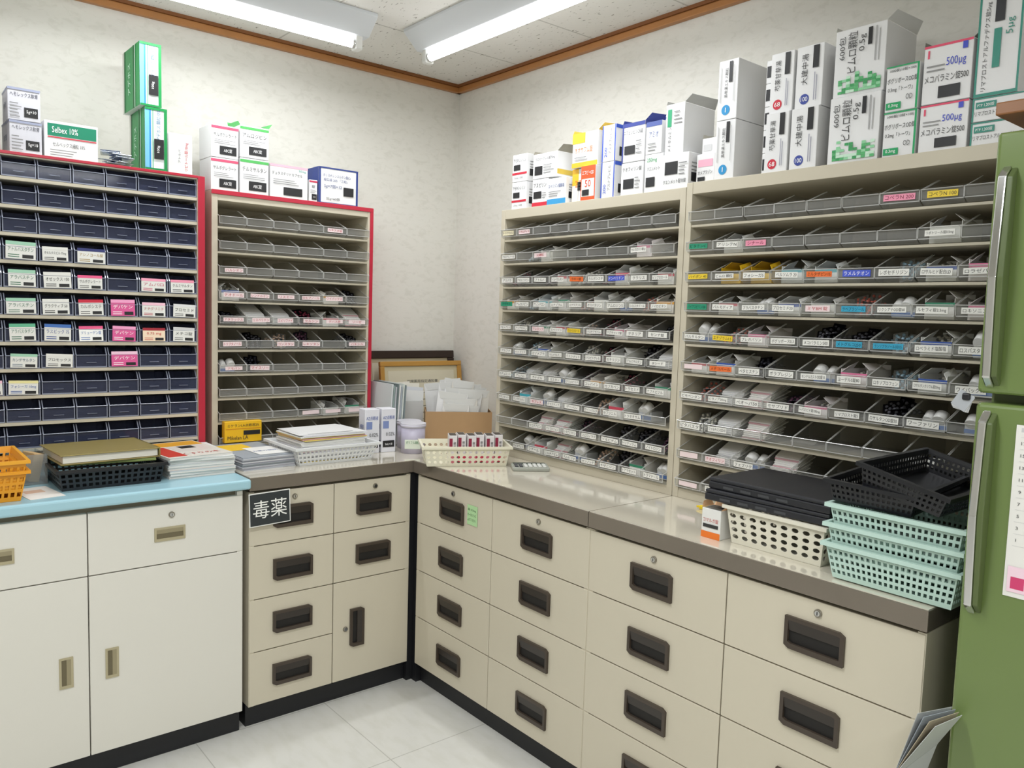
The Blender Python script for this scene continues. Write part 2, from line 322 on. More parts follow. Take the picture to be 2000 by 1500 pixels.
LFTL=parse(["||||r:ルネスタ錠|","","r:ハルシオン|||||","r:テオドール|r:レンドルミン|r:リスミー|r:ロヒプノール|r:ワイパックス|","r:アタラックス|r:リスペリドン|r:エビリファイ|r:セルシン|r:デパス錠|r:リーゼ","r:トリプタノール||r:コンスタン|r:レキソタン||r:パキシル","r:アモバン|r:マイスリー||||","","|||r:|r:|r:",""])
MIDp=tray_shelf('R','beige steel shelf of clear medicine trays near the corner',.720,1.611,-.30,WT,1.800,9,MIDL)
RGTp=tray_shelf('R','beige steel shelf of clear medicine trays beside the refrigerator',1.613,2.53,-.30,WT,1.812,9,RGTL)
LFTp=tray_shelf('L','beige shelf of clear trays with red edging on the worktop',-1.252,-.598,-.25,WT,1.812,6,LFTL,red=True)
# ---------------------------------------------------------------- dark bin cabinet
def bin_cabinet():
    ux1=-1.292;tr=.024;pt=.0972;nc=7;u0=ux1-tr-nc*pt-.024;yf=-.29;top=1.846;z0=WT
    o=((u0+ux1)/2,yf/2,z0)
    root=thing('parts_bin_cabinet','tall cabinet of dark smoky plastic bins with red edging','cabinet',o,'L')
    b=MB();b.box(u0,u0+.024,yf,-.004,z0,top,FRAME,.001);b.box(ux1-tr,ux1,yf,-.004,z0,top,FRAME,.001);b.box(u0,ux1,yf,-.004,top-.012,top,FRAME,.001);b.box(u0,ux1,-.014,-.004,z0,top,M('#a8a6a0',.6));part(root,'body',o,b)
    b=MB();b.box(ux1-.022,ux1+.001,yf-.004,yf,z0,top,RED,.001);b.box(u0,ux1-.022,yf-.004,yf,top-.008,top+.001,RED,.001);b.box(ux1,ux1+.0015,yf-.004,-.004,z0,top,RED);part(root,'red_trim',o,b,label='red edging strip')
    w=pt-.004;h=w/2;H=.066
    b=MB()
    # single-sheet smoky walls: sloped front lip, taller side wings, tilted inner stop
    b.face([(-h,-.004,0),(h,-.004,0),(h,-.004,.040),(-h,-.004,.040)],SMOKE)
    for s in (-h,h): b.face([(s,-.004,.0),(s,-.004,.040),(s,.014,H),(s,.16,H),(s,.16,0)],SMOKE)
    b.face([(-h,.075,.002),(h,.075,.002),(h,.050,H-.004),(-h,.050,H-.004)],SMOKE);b.face([(-h,-.004,.001),(h,-.004,.001),(h,.16,.001),(-h,.16,.001)],SMOKE)
    b.box(-h,h,-.010,-.002,.0395,.0420,SMOKEL,.0008,seg=1);b.box(-h,h,-.0065,-.002,0,.004,SMOKEL)
    for s in (-h,h-.003): b.prism([(s,-.006,.0),(s,-.006,.042),(s,.013,H),(s,.016,H),(s,-.002,.040),(s,-.002,0)],(.003,0,0),SMOKEL)
    b.box(-h*.32,h*.32,-.0075,-.004,.016,.0175,SMOKEL)
    bm_=b.mesh('bin')
    CARDS={}
    def card(title,bg,band,fg,hh=.052):
        key=(title,bg,band,fg)
        if key in CARDS: return CARDS[key]
        b=MB();w=.041;b.box(-w,w,-.0012,0,0,hh,M(bg,.5));b.box(-w,w,-.0016,-.0012,hh*.80,hh,M(band,.5));b.box(w*.1,w*.85,-.0016,-.0012,hh*.06,hh*.26,M('#1a1a1a',.5))
        b.text(title,(0,-.002,hh*.56),(1,0,0),(0,0,1),w*1.7,hh*.24,M(fg,.5))
        for k in range(2): b.box(-w*.85,-w*.1,-.0016,-.0012,hh*(.10+.12*k),hh*(.14+.12*k),M(fg,.6))
        CARDS[key]=b.mesh('label_card');return CARDS[key]
    W='#e2e2dc'
    cards={(3,1):('アトルバスタチン',W,'#9ccbb0','#2a6a4a'),(3,2):('オセルタミビル 75mg',W,W,'#1a1a1a'),(3,3):('アシノコール錠',W,'#28306a','#a08020'),
    (4,1):('アラバスチン',W,'#9ccbb0','#2a6a4a'),(4,2):('オゼックス 150',W,W,'#1a1a1a'),(4,3):('サルポグレラート',W,'#e85a8a','#333333'),(4,5):('アムバロ',W,'#f0a0b8','#c03060'),(4,6):('テルミサルタン',W,'#e890a8','#333333'),
    (5,1):('アラバスチン',W,'#9ccbb0','#2a6a4a'),(5,2):('グラクティブ 50',W,W,'#1a1a1a'),(5,3):('カルボシステ',W,'#c8203c','#333333'),(5,4):('デパケン',"#dc5a96",'#f0a0c8','#ffffff'),(5,5):('ナテグリニド',W,'#f0c0d0','#b03040'),(5,6):('フロセミド',W,'#dddddd','#333333'),
    (6,1):('アラバスタチン',W,'#5fb08c','#2a6a4a'),(6,2):('ラスビック 75',W,'#3c6ab0','#1a3a8a'),(6,3):('ソリューゲン錠','#f6f6f2','#e85a8a','#3c6ab0'),(6,4):('デパケン',"#dc5a96",'#f0a0c8','#ffffff'),(6,5):('0.75 mg','#f2dcc0','#a02030','#c03030'),(6,6):('メチコ錠',W,'#cccccc','#333333'),
    (7,1):('カンデサルタン',W,'#9ccbb0','#2a4a6a'),(7,2):('プロモックス',W,W,'#1a1a1a'),(7,4):('デパケン',"#dc5a96",'#f0c8dc','#ffffff'),(8,1):('フォシーガ 10mg',W,'#e8e0a0','#2050a0'),(8,0):('錠',W,'#f0c0d0','#1a1a1a')}
    for r in range(11):
        bz=1.772-.084*r
        b=MB();b.box(u0+.024,ux1-tr,yf,-.014,bz-.011,bz,FRAME,.001);part(root,'shelf_board',o,b,org=((u0+ux1)/2,yf/2,bz))
        for c in range(nc):
            bo=(u0+.024+pt*(c+.5),yf+.006,bz+.0005)
            p=part(root,'bin',o,mesh=bm_,org=bo)
            if (r,c) in cards:
                q=part(p,'label_card',bo,mesh=card(*cards[(r,c)]),org=(bo[0]+random.uniform(-.003,.003),bo[1]-.0105,bo[2]+.003),label='printed medicine carton panel',rot=(-.05,random.uniform(-.04,.04),0));q.scale=(random.uniform(.86,1),1,random.uniform(.8,1.05))
bin_cabinet()
# ---------------------------------------------------------------- tray contents
def packets(n=8,tint='#f3f3f0',line='#d8a0a8'):
    b=MB()
    for i in range(n):
        m=Matrix.Translation((random.uniform(-.004,.004),.004+i*.004,.004+i*.0050))@Matrix.Rotation(math.radians(10+i*1.8),4,'X')@Matrix.Rotation(random.uniform(-.10,.10),4,'Z')
        b.box(-.037,.037,0,.10,0,.0024,M(tint,.7),0,m)
        b.box(-.037,.037,-.0002,.004,.0,.0026,M(line if i%4==0 else tint,.7),0,m)
    return b.mesh('paper_packet_bundle')
def strip(b,m,fm,pm,rows=5,pw=.019,ln=.075):
    b.box(-pw,pw,0,ln,0,.0008,fm,0,m)
    for a in range(2):
        for c in range(rows):
            p=m@Vector((-pw*.47+a*pw*.94,.010+c*.0135,.0008));q=m@Vector((-pw*.47+a*pw*.94,.010+c*.0135,.0045));b.cyl(p,q,.005,pm,8,.0035)
def blister(col='#b9bcc0',pill='#e9e6da',n=3):
    b=MB();fm=M(col,.22,.8);pm=M(pill,.3)
    for i in range(n):
        m=Matrix.Translation((random.uniform(-.012,.012),.006+i*.014,.004))@Matrix.Rotation(math.radians(38+i*7),4,'X')@Matrix.Rotation(random.uniform(-.35,.35),4,'Z');strip(b,m,fm,pm)
    m=Matrix.Translation((.012,.05,.030))@Matrix.Rotation(math.radians(12),4,'X')@Matrix.Rotation(.9,4,'Z');strip(b,m,fm,pm)
    m=Matrix.Translation((-.010,.035,.046))@Matrix.Rotation(math.radians(-6),4,'X')@Matrix.Rotation(-.5,4,'Z')@Matrix.Rotation(.2,4,'Y');strip(b,m,fm,pm)
    return b.mesh('blister_pack')
def cutbox(stripe,base='#f2f2ee',tilt=0.):
    b=MB();m=M(base,.5);x=.036;y1=.115;h=.050;t=.0012
    b.box(-x,x,0,y1,.001,.002,m);b.box(-x,-x+t,0,y1,.002,h,m);b.box(x-t,x,0,y1,.002,h,m);b.box(-x,x,y1-t,y1,.002,h+.012,m);b.box(-x,x,0,t,.002,h*.8,m)
    b.box(-x,x,-.0006,0,h*.62,h*.8,M(stripe,.5))
    s=-1 if tilt<0 else 1
    b.prism([(s*x,y1*.1,h),(s*x,y1*.8,h),(s*x-s*.024,y1*.75,h+.016),(s*x-s*.024,y1*.15,h+.018)],(t,0,0),m)
    b.prism([(-s*x,.0,h*.8),(-s*x,y1*.5,h),(-s*x+s*.014,y1*.5,h+.020),(-s*x+s*.014,.01,h+.006)],(t,0,0),m)
    fm=M('#9fa3a6',.3,.6);pm=M('#d8d4c8',.4)
    for i in range(3):
        mm=Matrix.Translation((-.006+.006*i,.03+.012*i,.018+.008*i))@Matrix.Rotation(.35+tilt*.3,4,'X')@Matrix.Rotation(.4*i-.4+tilt,4,'Z');strip(b,mm,fm,pm,4,.016,.062)
    return b.mesh('open_medicine_carton')
def scoop():
    b=MB();m=M('#eeeeec',.35);b.cyl((-.012,.02,.036),(-.012,.045,.052),.015,m,16,.017);b.cyl((.018,.028,.034),(.018,.055,.050),.011,m,14,.014);b.box(-.03,.032,.03,.09,.003,.034,M('#c9ccd0',.3,.1),.003);b.box(-.03,.032,.0295,.03,.008,.02,M('#3a6ab0',.4));return b.mesh('bottle_cap_pair')
KINDS={'P':[packets(9),packets(10,'#f4f2ee','#e0b0b8'),packets(8,'#ececec','#c0c0c0')],
'B':[blister(),blister('#a8abb0','#d8b8a0'),blister('#c4c8cc','#9ab8c8'),blister('#4a4a58','#6a4058',4),blister('#2c2c34','#8a3048',4),blister('#b0b4b8','#c86a5a',4),blister('#25262c','#3a3c48',3)],
'X':[cutbox('#c8485a'),cutbox('#3a8a6a','#eceae6',-.4),cutbox('#3a5aa8','#f2f2ee',.3),cutbox('#e8e8e0','#e8e8e4',-.2),cutbox('#e0a030','#f0ece4',.5),cutbox('#e07aa0','#f4eeee',-.5),cutbox('#4ab0c0','#eef2f2',.1)],
'C':[scoop()],'Y':[cutbox('#303030','#e8bc20')],'K':[blister('#26262c','#5a5a62',5)]}
CL={'P':('paper_packet_bundle','bundle of white folded paper medicine packets in a tray','paper packets'),'B':('blister_pack','foil blister packs of tablets lying in a clear tray','pill packs'),
'X':('open_medicine_carton','cut-open white medicine carton standing in a clear tray','medicine box'),'C':('bottle_cap_pair','white plastic bottle caps in a clear tray','bottle caps'),
'Y':('open_medicine_carton','yellow cut-open medicine carton in a clear tray','medicine box'),'K':('blister_pack','black foil blister packs in a clear tray','pill packs')}
def fill(fr,P,rows,grp):
    ua,tw,zt,pitch,yf=P
    for r,line in enumerate(rows):
        for c,k in enumerate(line):
            if k in '. ': continue
            me=random.choice(KINDS[k]);n,l,ct=CL[k]
            ob=thing(n,l,ct,(ua+tw*(c+.5),yf+.008+random.uniform(0,.012),zt-pitch*r+.0018),fr,mesh=me,group=grp,rz=random.uniform(-.06,.06))
            if k not in 'P': ob.scale=(random.choice((-1,1))*random.uniform(.88,1.0),1,random.uniform(.78,1.04))
fill('R',MIDp,[".........",".BX....X.","B.BXBBX.X","XBXXBXCBX","B.XXBBX.B","CBX.BBXKP","BPPCBXB.X",".XCP.BXC.","..PPB.KKB",".CXPCBKXC"],'medicine in the trays near the corner')
fill('R',RGTp,[".........",".X.....X.",".YYXX.BXX",".XCXXBCXX","CBX.KKBXC","XXB.CXBXC","BPPBX.KCC","BPP......",".PCP.....",".PXP....."],'medicine in the trays beside the refrigerator')
fill('L',LFTp,["......","......","......","X...XK","BPPBXP",".KBB.K","CB....","......","....XX","......"],'medicine in the red-edged shelf trays')
# ---------------------------------------------------------------- cartons
BK='#1c1c1e'
def carton(fr,u0,u1,yf,dep,z0,z1,base='#e9e9e9',F=(),S=(),label='white medicine carton',rz=0,openf=False,group='medicine cartons on top of the shelves',name='medicine_carton'):
    b=MB();bm=M(base,.45,noise=.01,ns=5);cx=(u0+u1)/2;o=(cx,yf+dep/2,z0)
    b.box(u0,u1,yf,yf+dep,z0,z1,bm,.0012,seg=1)
    w=u1-u0;h=z1-z0
    k=0
    for a in F:
        k+=1;e=.0004*min(k,8)+.0003
        if a[0]=='r': b.face([(u0+w*a[1],yf-e,z0+h*a[3]),(u0+w*a[2],yf-e,z0+h*a[3]),(u0+w*a[2],yf-e,z0+h*a[4]),(u0+w*a[1],yf-e,z0+h*a[4])],M(a[5],.45))
        elif a[0]=='c':
            R_=h*a[4];b.face([(u0+w*a[2]+R_*math.cos(t*math.pi/12),yf-e,z0+h*a[3]+R_*math.sin(t*math.pi/12)) for t in range(24)],M(a[5],.45))
        else: b.text(a[1],(u0+w*a[2],yf-e-.0004,z0+h*a[3]),(1,0,0),(0,0,1),(w if not(len(a)>7 and a[7]) else h)*a[4],(h if not(len(a)>7 and a[7]) else w)*a[5],M(a[6],.5),rot=(len(a)>7 and a[7]))
    k=0
    sx,ud=(u0,-1) if fr=='L' else (u1,1)
    ux=(0,ud,0)
    for a in S:
        k+=1;e=.0004*k+.0003;X=sx+ud*e
        yy=lambda t:(yf+dep-dep*t) if ud<0 else (yf+dep*t)
        if a[0]=='r': b.face([(X,yy(a[1]),z0+h*a[3]),(X,yy(a[2]),z0+h*a[3]),(X,yy(a[2]),z0+h*a[4]),(X,yy(a[1]),z0+h*a[4])],M(a[5],.45))
        else: b.text(a[1],(X,yy(a[2]),z0+h*a[3]),ux,(0,0,1),(dep if not(len(a)>7 and a[7]) else h)*a[4],(h if not(len(a)>7 and a[7]) else dep)*a[5],M(a[6],.5),rot=(len(a)>7 and a[7]))
    if openf:
        fl=openf if isinstance(openf,str) else '#c9c6bc';fm=M(fl,.6)
        b.face([(u0,yf+dep,z1),(u1,yf+dep,z1),(u1-.004,yf+dep+.02,z1+.03),(u0+.004,yf+dep+.02,z1+.03)],fm)
        b.face([(u1,yf,z1),(u1,yf+dep,z1),(u1+.018,yf+dep-.01,z1+.028),(u1+.018,yf+.01,z1+.022)],fm)
        b.face([(u0,yf,z1),(u0,yf+dep,z1),(u0-.004,yf+dep-.01,z1+.018),(u0-.004,yf+.01,z1+.014)],fm)
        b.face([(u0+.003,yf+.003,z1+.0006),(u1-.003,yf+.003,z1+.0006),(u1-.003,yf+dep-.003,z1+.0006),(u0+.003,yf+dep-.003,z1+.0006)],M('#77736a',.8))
    return thing(name,label,'medicine box',o,fr,b,rz=rz,group=group)
def lines(x0,x1,z0,z1,n,col='#8a8a8a'):
    return [('r',x0,x0+(x1-x0)*random.uniform(.6,1),z0+(z1-z0)*i/n,z0+(z1-z0)*(i+.3)/n,col) for i in range(n)]
T=1.847+.001
carton('L',-1.99,-1.895,-.27,.12,T,2.12,'#cfcbca',[('r',0,1,0,.55,'#eba4b6'),('r',.55,.95,.1,.5,'#e86a90')],label='tall grey and pink medicine carton')
for i in range(2):
    z=T+i*.0985
    carton('L',-1.872,-1.785,-.27,.12,z,z+.097,'#cfcfd6',[('t','ヘモレックス軟膏',.5,.80,.85,.14,'#3a3a4a'),('r',.5,.92,.12,.42,BK),('t','5g×10',.72,.28,.3,.12,'#ffffff'),('r',0,1,.93,1,'#9aa0b8')]+lines(.06,.42,.1,.6,5),[('r',0,1,.93,1,'#9aa0b8'),('t','軟膏',.5,.5,.5,.2,'#55607a')],label='pale grey ointment carton with black label',rz=.03-.05*i)
carton('L',-1.775,-1.622,-.26,.10,T,1.963,'#e9e9e9',[('r',.06,.97,.60,.93,'#0f8060'),('t','Selbex 10%',.38,.77,.48,.2,'#ffffff'),('r',.06,.97,.55,.58,'#c83040'),('t','セルベックス細粒 10%',.45,.38,.6,.12,'#222222')]+lines(.1,.6,.08,.28,3),label='white medicine carton with dark green banner')
b=MB();
for i in range(9):
    a=random.uniform(-.5,.5);m=Matrix.Translation((-1.565+random.uniform(-.02,.02),-.24+random.uniform(-.02,.02),T+.004+i*.005))@Matrix.Rotation(a,4,'Z')@Matrix.Rotation(random.uniform(-.25,.25),4,'X');b.box(-.030,.030,-.02,.02,0,.003,M('#c4ccd8',.2,.9),.001,m);b.box(-.025,.025,-.008,.008,.003,.0034,M('#4060b0',.4),0,m)
thing('foil_sachet_pile','pile of silver foil sachets beside the green cartons','medicine sachets',(-1.565,-.24,T),'L',b,kind='stuff')
GR='#0e8a44';BL='#74bce0'
for i,(ua,ub) in enumerate(((-1.482,-1.412),(-1.500,-1.432))):
    z=T+i*.207
    carton('L',ua,ub,-.285,.20,z,z+.205,'#e4ecea',[('r',0,.20,0,1,BL),('r',.20,.27,0,1,'#2a8ac8'),('r',.34,.37,0,1,'#2aa868'),('r',.86,1,0,1,GR),('r',0,1,.96,1,GR),('r',0,1,0,.03,GR),('t','アデホス 顆粒10%',.60,.72,.48,.2,'#1a5a8a',1),('r',.40,.84,.18,.50,BK),('t','100g',.6,.34,.12,.14,'#ffffff',1)],
      [('r',0,1,0,1,GR),('r',0,.10,0,1,'#e0e0d8'),('r',.10,.17,0,1,'#1f6a38'),('r',.62,.68,0,1,'#1f6a38'),('r',.74,.77,0,1,'#e0ece4'),('t','アデホス',.42,.5,.5,.16,'#d0f4e0',1)],label='tall green and light blue medicine carton',rz=-.02+.03*i)
carton('L',-1.402,-1.322,-.26,.1,T,1.985,'#dcdcda',[('t','リピトール錠10mg',.75,.45,.7,.18,'#c03040',1),('t','アトルバ',.45,.45,.4,.1,'#666666',1)],label='white medicine carton with red vertical lettering')
TL=1.8145
pk=lambda t,c='#d05070':[('r',0,1,.88,.96,c),('t',t,.5,.70,.84,.13,'#333333'),('r',.30,.92,.10,.36,BK),('t','ABC錠',.6,.23,.3,.12,'#eeeeee')]+lines(.1,.9,.42,.58,3)
for i in range(2):
    carton('L',-1.249,-1.150,-.235,.12,TL+i*.1165,TL+.115+i*.1165,'#e4e4e4',pk('サルポグレラート'),label='white medicine carton with pink band and black label',rz=.02*i)
carton('L',-1.143,-1.035,-.235,.12,TL,TL+.128,'#e4e4e4',pk('テルミサルタン','#4fae58'),label='white medicine carton with green band')
carton('L',-1.143,-1.035,-.235,.12,TL+.130,TL+.245,'#e4e4e4',pk('アムロジピン','#4fae58'),label='open white medicine carton with green flaps',openf='#5fbf6a')
carton('L',-1.025,-.873,-.225,.10,TL,TL+.125,'#e4e4e4',[('r',.0,1,.93,1,'#f0b0c0'),('t','デュタステリドカプセル',.45,.74,.8,.1,'#333333'),('t','50mg',.85,.87,.2,.08,'#2a9a8a'),('r',.35,.85,.1,.34,BK)]+lines(.08,.8,.42,.6,3),label='white and pale pink medicine carton')
carton('L',-.866,-.832,-.225,.08,TL,TL+.085,'#e4e4e4',pk('錠','#c03050'),label='small white medicine carton with pink band')
carton('L',-.826,-.655,-.225,.10,TL,TL+.142,'#e8e8e8',[('r',0,.05,0,1,'#243a80'),('r',.95,1,0,1,'#243a80'),('r',0,1,0,.04,'#243a80'),('r',0,1,.96,1,'#243a80'),('t','ポリスチレンスルホン酸Ca',.45,.78,.7,.09,'#2a3a7a'),('t','経口液 20% 「三和」',.42,.66,.6,.08,'#2a3a7a'),('t','5g×7個×12',.35,.48,.45,.12,'#2a3a7a'),('r',.62,.88,.26,.50,BK),('t','25g×60個',.35,.14,.4,.09,'#333333')],
   [('r',0,1,0,1,'#2a4088')],label='white medicine carton with navy borders')
TM=1.8015
def mc(u0,u1,z0,z1,F,S=(),lab='white medicine carton standing on the shelf',dep=.09,yf=-.28,base='#e6e6e6',**k): return carton('R',u0,u1,yf,dep,z0,z1,base,F,S,lab,**k)
sd=[('r',.15,.8,.2,.45,BK)]+lines(.15,.8,.5,.8,3)
tx=lambda t,z,c='#444444':('t',t,.45,z,.75,.08,c)
for i in range(2): mc(.755,.840,TM+i*.1035,TM+.102+i*.1035,[('r',.0,1,.26,.34,'#c8283c'),('t','アモキシシリン',.5,.78,.85,.14,'#333333'),('r',.1,.55,.42,.62,BK),tx('250mg 100錠',.14)],sd,'white medicine carton with red stripe')
mc(.875,.962,TM,TM+.10,[('r',.0,1,.0,.16,'#c8283c'),('t','アスピリン',.5,.78,.8,.16,'#222222'),('r',.1,.6,.3,.55,BK)]+lines(.65,.95,.3,.55,3),sd,'white medicine carton with red base stripe')
mc(.875,1.008,TM+.102,TM+.192,[('t','クロピドグレル錠75mg',.5,.78,.8,.14,'#222222'),('r',.08,.4,.15,.5,BK)]+lines(.45,.9,.2,.6,4),[('r',0,1,.1,.3,'#d8b84a')],'open white medicine carton',openf='#9a9688')
mc(.972,1.070,TM,TM+.092,[('r',0,1,0,.2,'#3a9ad0'),('t','エペリゾン塩酸塩',.5,.7,.85,.15,'#2a4a8a')]+lines(.1,.8,.3,.55,3),sd,'white medicine carton with light blue base stripe',yf=-.292)
mc(1.085,1.210,TM+.118,TM+.235,[('r',0,.5,.7,1,'#f0b828'),('t','オオサワム錠',.45,.50,.7,.2,'#e07820'),('r',0,1,0,.14,'#f0b828')]+lines(.1,.8,.2,.35,2),[('t','メチルドパ錠',.5,.5,.7,.3,'#e08830',1)],'yellow and white medicine carton stacked on another',openf='#f0c850')
mc(1.080,1.142,TM,TM+.116,[('r',0,.5,.5,1,'#f0b828'),('r',0,.5,0,.5,'#f4ece0'),('t','2.5',.5,.55,.5,.2,'#e07820'),('r',.45,1,.35,.6,BK)],(),'yellow and white medicine carton',yf=-.27)
mc(1.146,1.215,TM,TM+.116,[('r',0,1,0,1,'#ea5a28'),('r',.06,.94,.1,.62,'#f0ece4'),('t','50',.5,.48,.4,.2,'#e04020'),('t','エフピーOD',.5,.80,.8,.12,'#ffffff'),('r',.12,.6,.13,.3,BK)],(),'orange medicine carton with a white panel',dep=.07,yf=-.292)
for i in range(2): mc(1.230,1.292,TM+i*.1215,TM+.12+i*.1215,[('r',0,.08,0,1,'#3a5ac0'),('r',.92,1,0,1,'#3a5ac0'),('t','200',.3,.25,.45,.2,'#2a50c0',1),('t','アスナプレビル',.62,.55,.7,.2,'#444444',1)],[('r',0,1,.9,1,'#3a5ac0'),('r',.2,.7,.15,.4,BK)],'white medicine carton with blue edges')
mc(1.322,1.418,TM,TM+.105,[('t','テオフィリン錠',.5,.80,.85,.14,'#333333'),('r',.12,.6,.2,.5,BK)]+lines(.65,.9,.2,.6,4),[('r',.2,.8,.55,.85,'#1c1c1e')],'white medicine carton with black label')
mc(1.322,1.418,TM+.107,TM+.232,[('r',0,1,.9,1,'#2c3c8c'),('r',0,.06,0,1,'#2c3c8c'),('t','ニフェジピンCR錠',.5,.76,.85,.13,'#333333'),('r',.12,.6,.2,.42,BK)]+lines(.65,.9,.2,.6,4),[('r',0,1,.9,1,'#2c3c8c'),('r',.3,.8,.3,.6,BK)],'white medicine carton with navy top flap',openf='#2c3c8c')
mc(1.424,1.498,TM,TM+.12,[('t','250mg',.4,.84,.55,.13,'#3aa060'),('t','クエンメット',.5,.62,.7,.1,'#444444'),('r',.1,.6,.15,.4,BK)],(),'white medicine carton with green dose print')
mc(1.424,1.488,TM+.121,TM+.222,[('r',0,1,.85,1,'#4a5a9a'),('t','アミオ',.5,.60,.6,.2,'#5a6aa0')]+lines(.15,.85,.1,.4,3),(),'small white medicine carton with blue top stripe')
mc(1.502,1.606,TM,TM+.108,[('t','クエンメット配合錠',.5,.22,.85,.12,'#333333'),('r',.12,.6,.42,.78,BK)]+lines(.65,.95,.4,.8,4),sd,'white medicine carton with large black label',yf=-.288)
mc(1.503,1.575,TM+.110,TM+.262,[('r',.1,.32,.55,.9,'#2a9a6a'),('t','メトホルミン',.25,.3,.5,.16,'#444444',1)]+lines(.45,.9,.6,.9,4),(),'tall white medicine carton with green mark',dep=.15,openf='#b8b8b4')
TR=1.8135
mc(1.622,1.688,TR,TR+.085,[('r',.1,.9,.55,.8,'#f0b0c4'),('t','オメプラゾン',.5,.35,.8,.14,'#333333'),('r',.1,.5,.06,.2,BK)],(),'white and pink medicine carton',yf=-.27,dep=.08)
mc(1.624,1.684,TR+.087,TR+.135,[('r',.1,.6,.2,.6,'#cccccc')],(),'small plain white open medicine carton',yf=-.25,dep=.08,openf='#b8b4a8')
for i in range(2): mc(1.695,1.762,TR+i*.1705,TR+.169+i*.1705,[('c',0,.44,.165,.085,'#2a90c8'),('t','1',.44,.165,.15,.08,'#ffffff'),('t','葛根湯エキス顆粒',.42,.62,.5,.16,'#333333',1),('r',.55,.72,.62,.97,BK)]+[('r',.12,.16,.3,.9,'#bbbbbb'),('r',.80,.83,.3,.9,'#bbbbbb')],(),'tall white herbal medicine carton with blue circle mark',dep=.15)
for i in range(5): mc(1.835,1.860,TR+i*.064,TR+.063+i*.064,[('r',.1,.9,.25,.75,BK)],(),'small white medicine carton with black label',yf=-.25,dep=.08)
for j,(a,c2,t,col,num) in enumerate(((1.866,1.936,'芍薬甘草湯','#c8283c','68'),(1.944,2.022,'大建中湯','#3a4a9a','100'))):
    for i in range(2): mc(a,c2,TR+i*.1625,TR+.161+i*.1625,[('c',0,.36,.14,.085,col),('t',num,.36,.14,.25,.075,'#ffffff'),('t',t,.33,.62,.5,.24,'#333333',1),('r',.62,.84,.62,.98,BK)]+[('r',.70,.73,.1,.55,'#9a9aa8'),('r',.78,.81,.1,.5,'#9a9aa8')],(),'tall white herbal medicine carton with numbered circle mark',dep=.14,yf=-.285+.01*i)
for i in range(2):
    chk=[('r',.10+.085*a,.182+.085*a,.05+.042*c,.09+.042*c,random.choice(['#58b070','#8fd0a0','#3a9a5a','#c8e8d0'])) for a in range(10) for c in range(7) if random.random()<.97-c*.12]
    mc(2.052,2.185,TR+i*.1705,TR+.169+i*.1705,chk+[('t','600包',.15,.72,.34,.13,'#333333',1),('t','ピムロ顆粒',.36,.64,.6,.19,'#222222',1),('t','0.5g',.56,.75,.28,.14,'#333333',1),('r',.66,.74,.7,.95,BK)]+[('r',.80,.83,.45,.95,'#aaaaaa'),('r',.87,.89,.45,.9,'#aaaaaa')],(),'large white medicine carton with green checker print',dep=.16,yf=-.28+.008*i,openf='#dededa' if i else False)
for i in range(2): mc(2.197,2.277,TR+i*.11,TR+.108+i*.11,[('t','1000錠(10錠×100)',.5,.9,.8,.08,'#333333'),('t','ボグリボースOD錠',.5,.68,.92,.15,'#222222'),('t','0.3mg「トーワ」',.45,.48,.75,.12,'#222222'),('r',.04,.5,.05,.2,'#1aa060'),('t','0.3mg',.27,.125,.3,.09,'#ffffff'),('r',.94,1,0,1,'#1aa060'),('r',0,1,.97,1,'#1aa060'),('t','OD',.75,.28,.2,.13,'#444444')],(),'white medicine carton with green edges',dep=.12,rz=-.02*i)
for i in range(2):
    z=TR+i*.112;mc(2.284,2.392,z,z+(.110 if i==0 else .135),[('r',0,1,.96,1,'#e04a6a'),('r',.08,.12,.78,.92,'#e04a6a'),('t','500µg',.68,.66,.4,.18,'#3a4ac0'),('t','メコバラミン錠500',.5,.42,.9,.15,'#222222'),('r',.35,.8,.08,.28,BK),('r',.8,.9,.84,.96,'#3a4ac0')]+lines(.08,.5,.55,.7,2),(),'white medicine carton with blue dose print',dep=.12,openf='#8a8a82' if i else False)
gt='#2a8a78'
for i in range(2): mc(2.400,2.525,TR+i*.054,TR+.052+i*.054,[('r',0,.03,0,1,gt),('r',0,1,.94,1,gt),('t','リマプロストアルファデクス錠5µg',.5,.32,.9,.24,'#333333'),('r',.06,.4,.55,.82,gt),('t','PTP 1,200錠',.23,.68,.28,.16,'#ffffff')],(),'flat white medicine carton with teal edges',dep=.12)
mc(2.400,2.49,TR+.108,TR+.35,[('r',0,.05,0,1,gt),('r',.95,1,0,1,gt),('r',0,1,0,.03,gt),('t','リマプロストアルファデクス錠5µg',.22,.45,.8,.14,'#333333',1),('r',.38,.55,.25,.6,gt),('r',.38,.6,.66,.96,BK),('t','5µg',.75,.6,.2,.2,gt,1)],(),'tall white medicine carton with teal edges',dep=.12,openf='#98988f')
# ---------------------------------------------------------------- signs on drawers
b=MB();b.box(-.07,.07,-.002,0,-.055,.055,M('#f0f0ea',.5));b.box(-.067,.067,-.0025,-.002,-.052,.052,M('#2e3335',.5));b.text('毒薬',(0,-.003,0),(1,0,0),(0,0,1),.115,.06,M('#f4f4ee',.5))
s=thing('warning_sign','black card with white handwritten characters on a drawer','sign',(0,0,0),'L',b);s.location=(-1.222,DL-.013,.745);s.rotation_euler=(0,-.03,0)
b=MB();b.box(-.028,.028,-.001,0,-.034,.034,M('#b4dca4',.6))
for i,t in enumerate(('錠 4 3mg','カーバスミンに','入れてください')): b.text(t,(-.002,-.0014,.018-i*.017),(1,0,0),(0,0,1),.046,.010,M('#2a4a2a',.6))
s=thing('sticky_note','light green sticky note with handwriting on a drawer','note',(1.058,DR-.0015,.718),'R',None,mesh=b.mesh('sticky_note'))
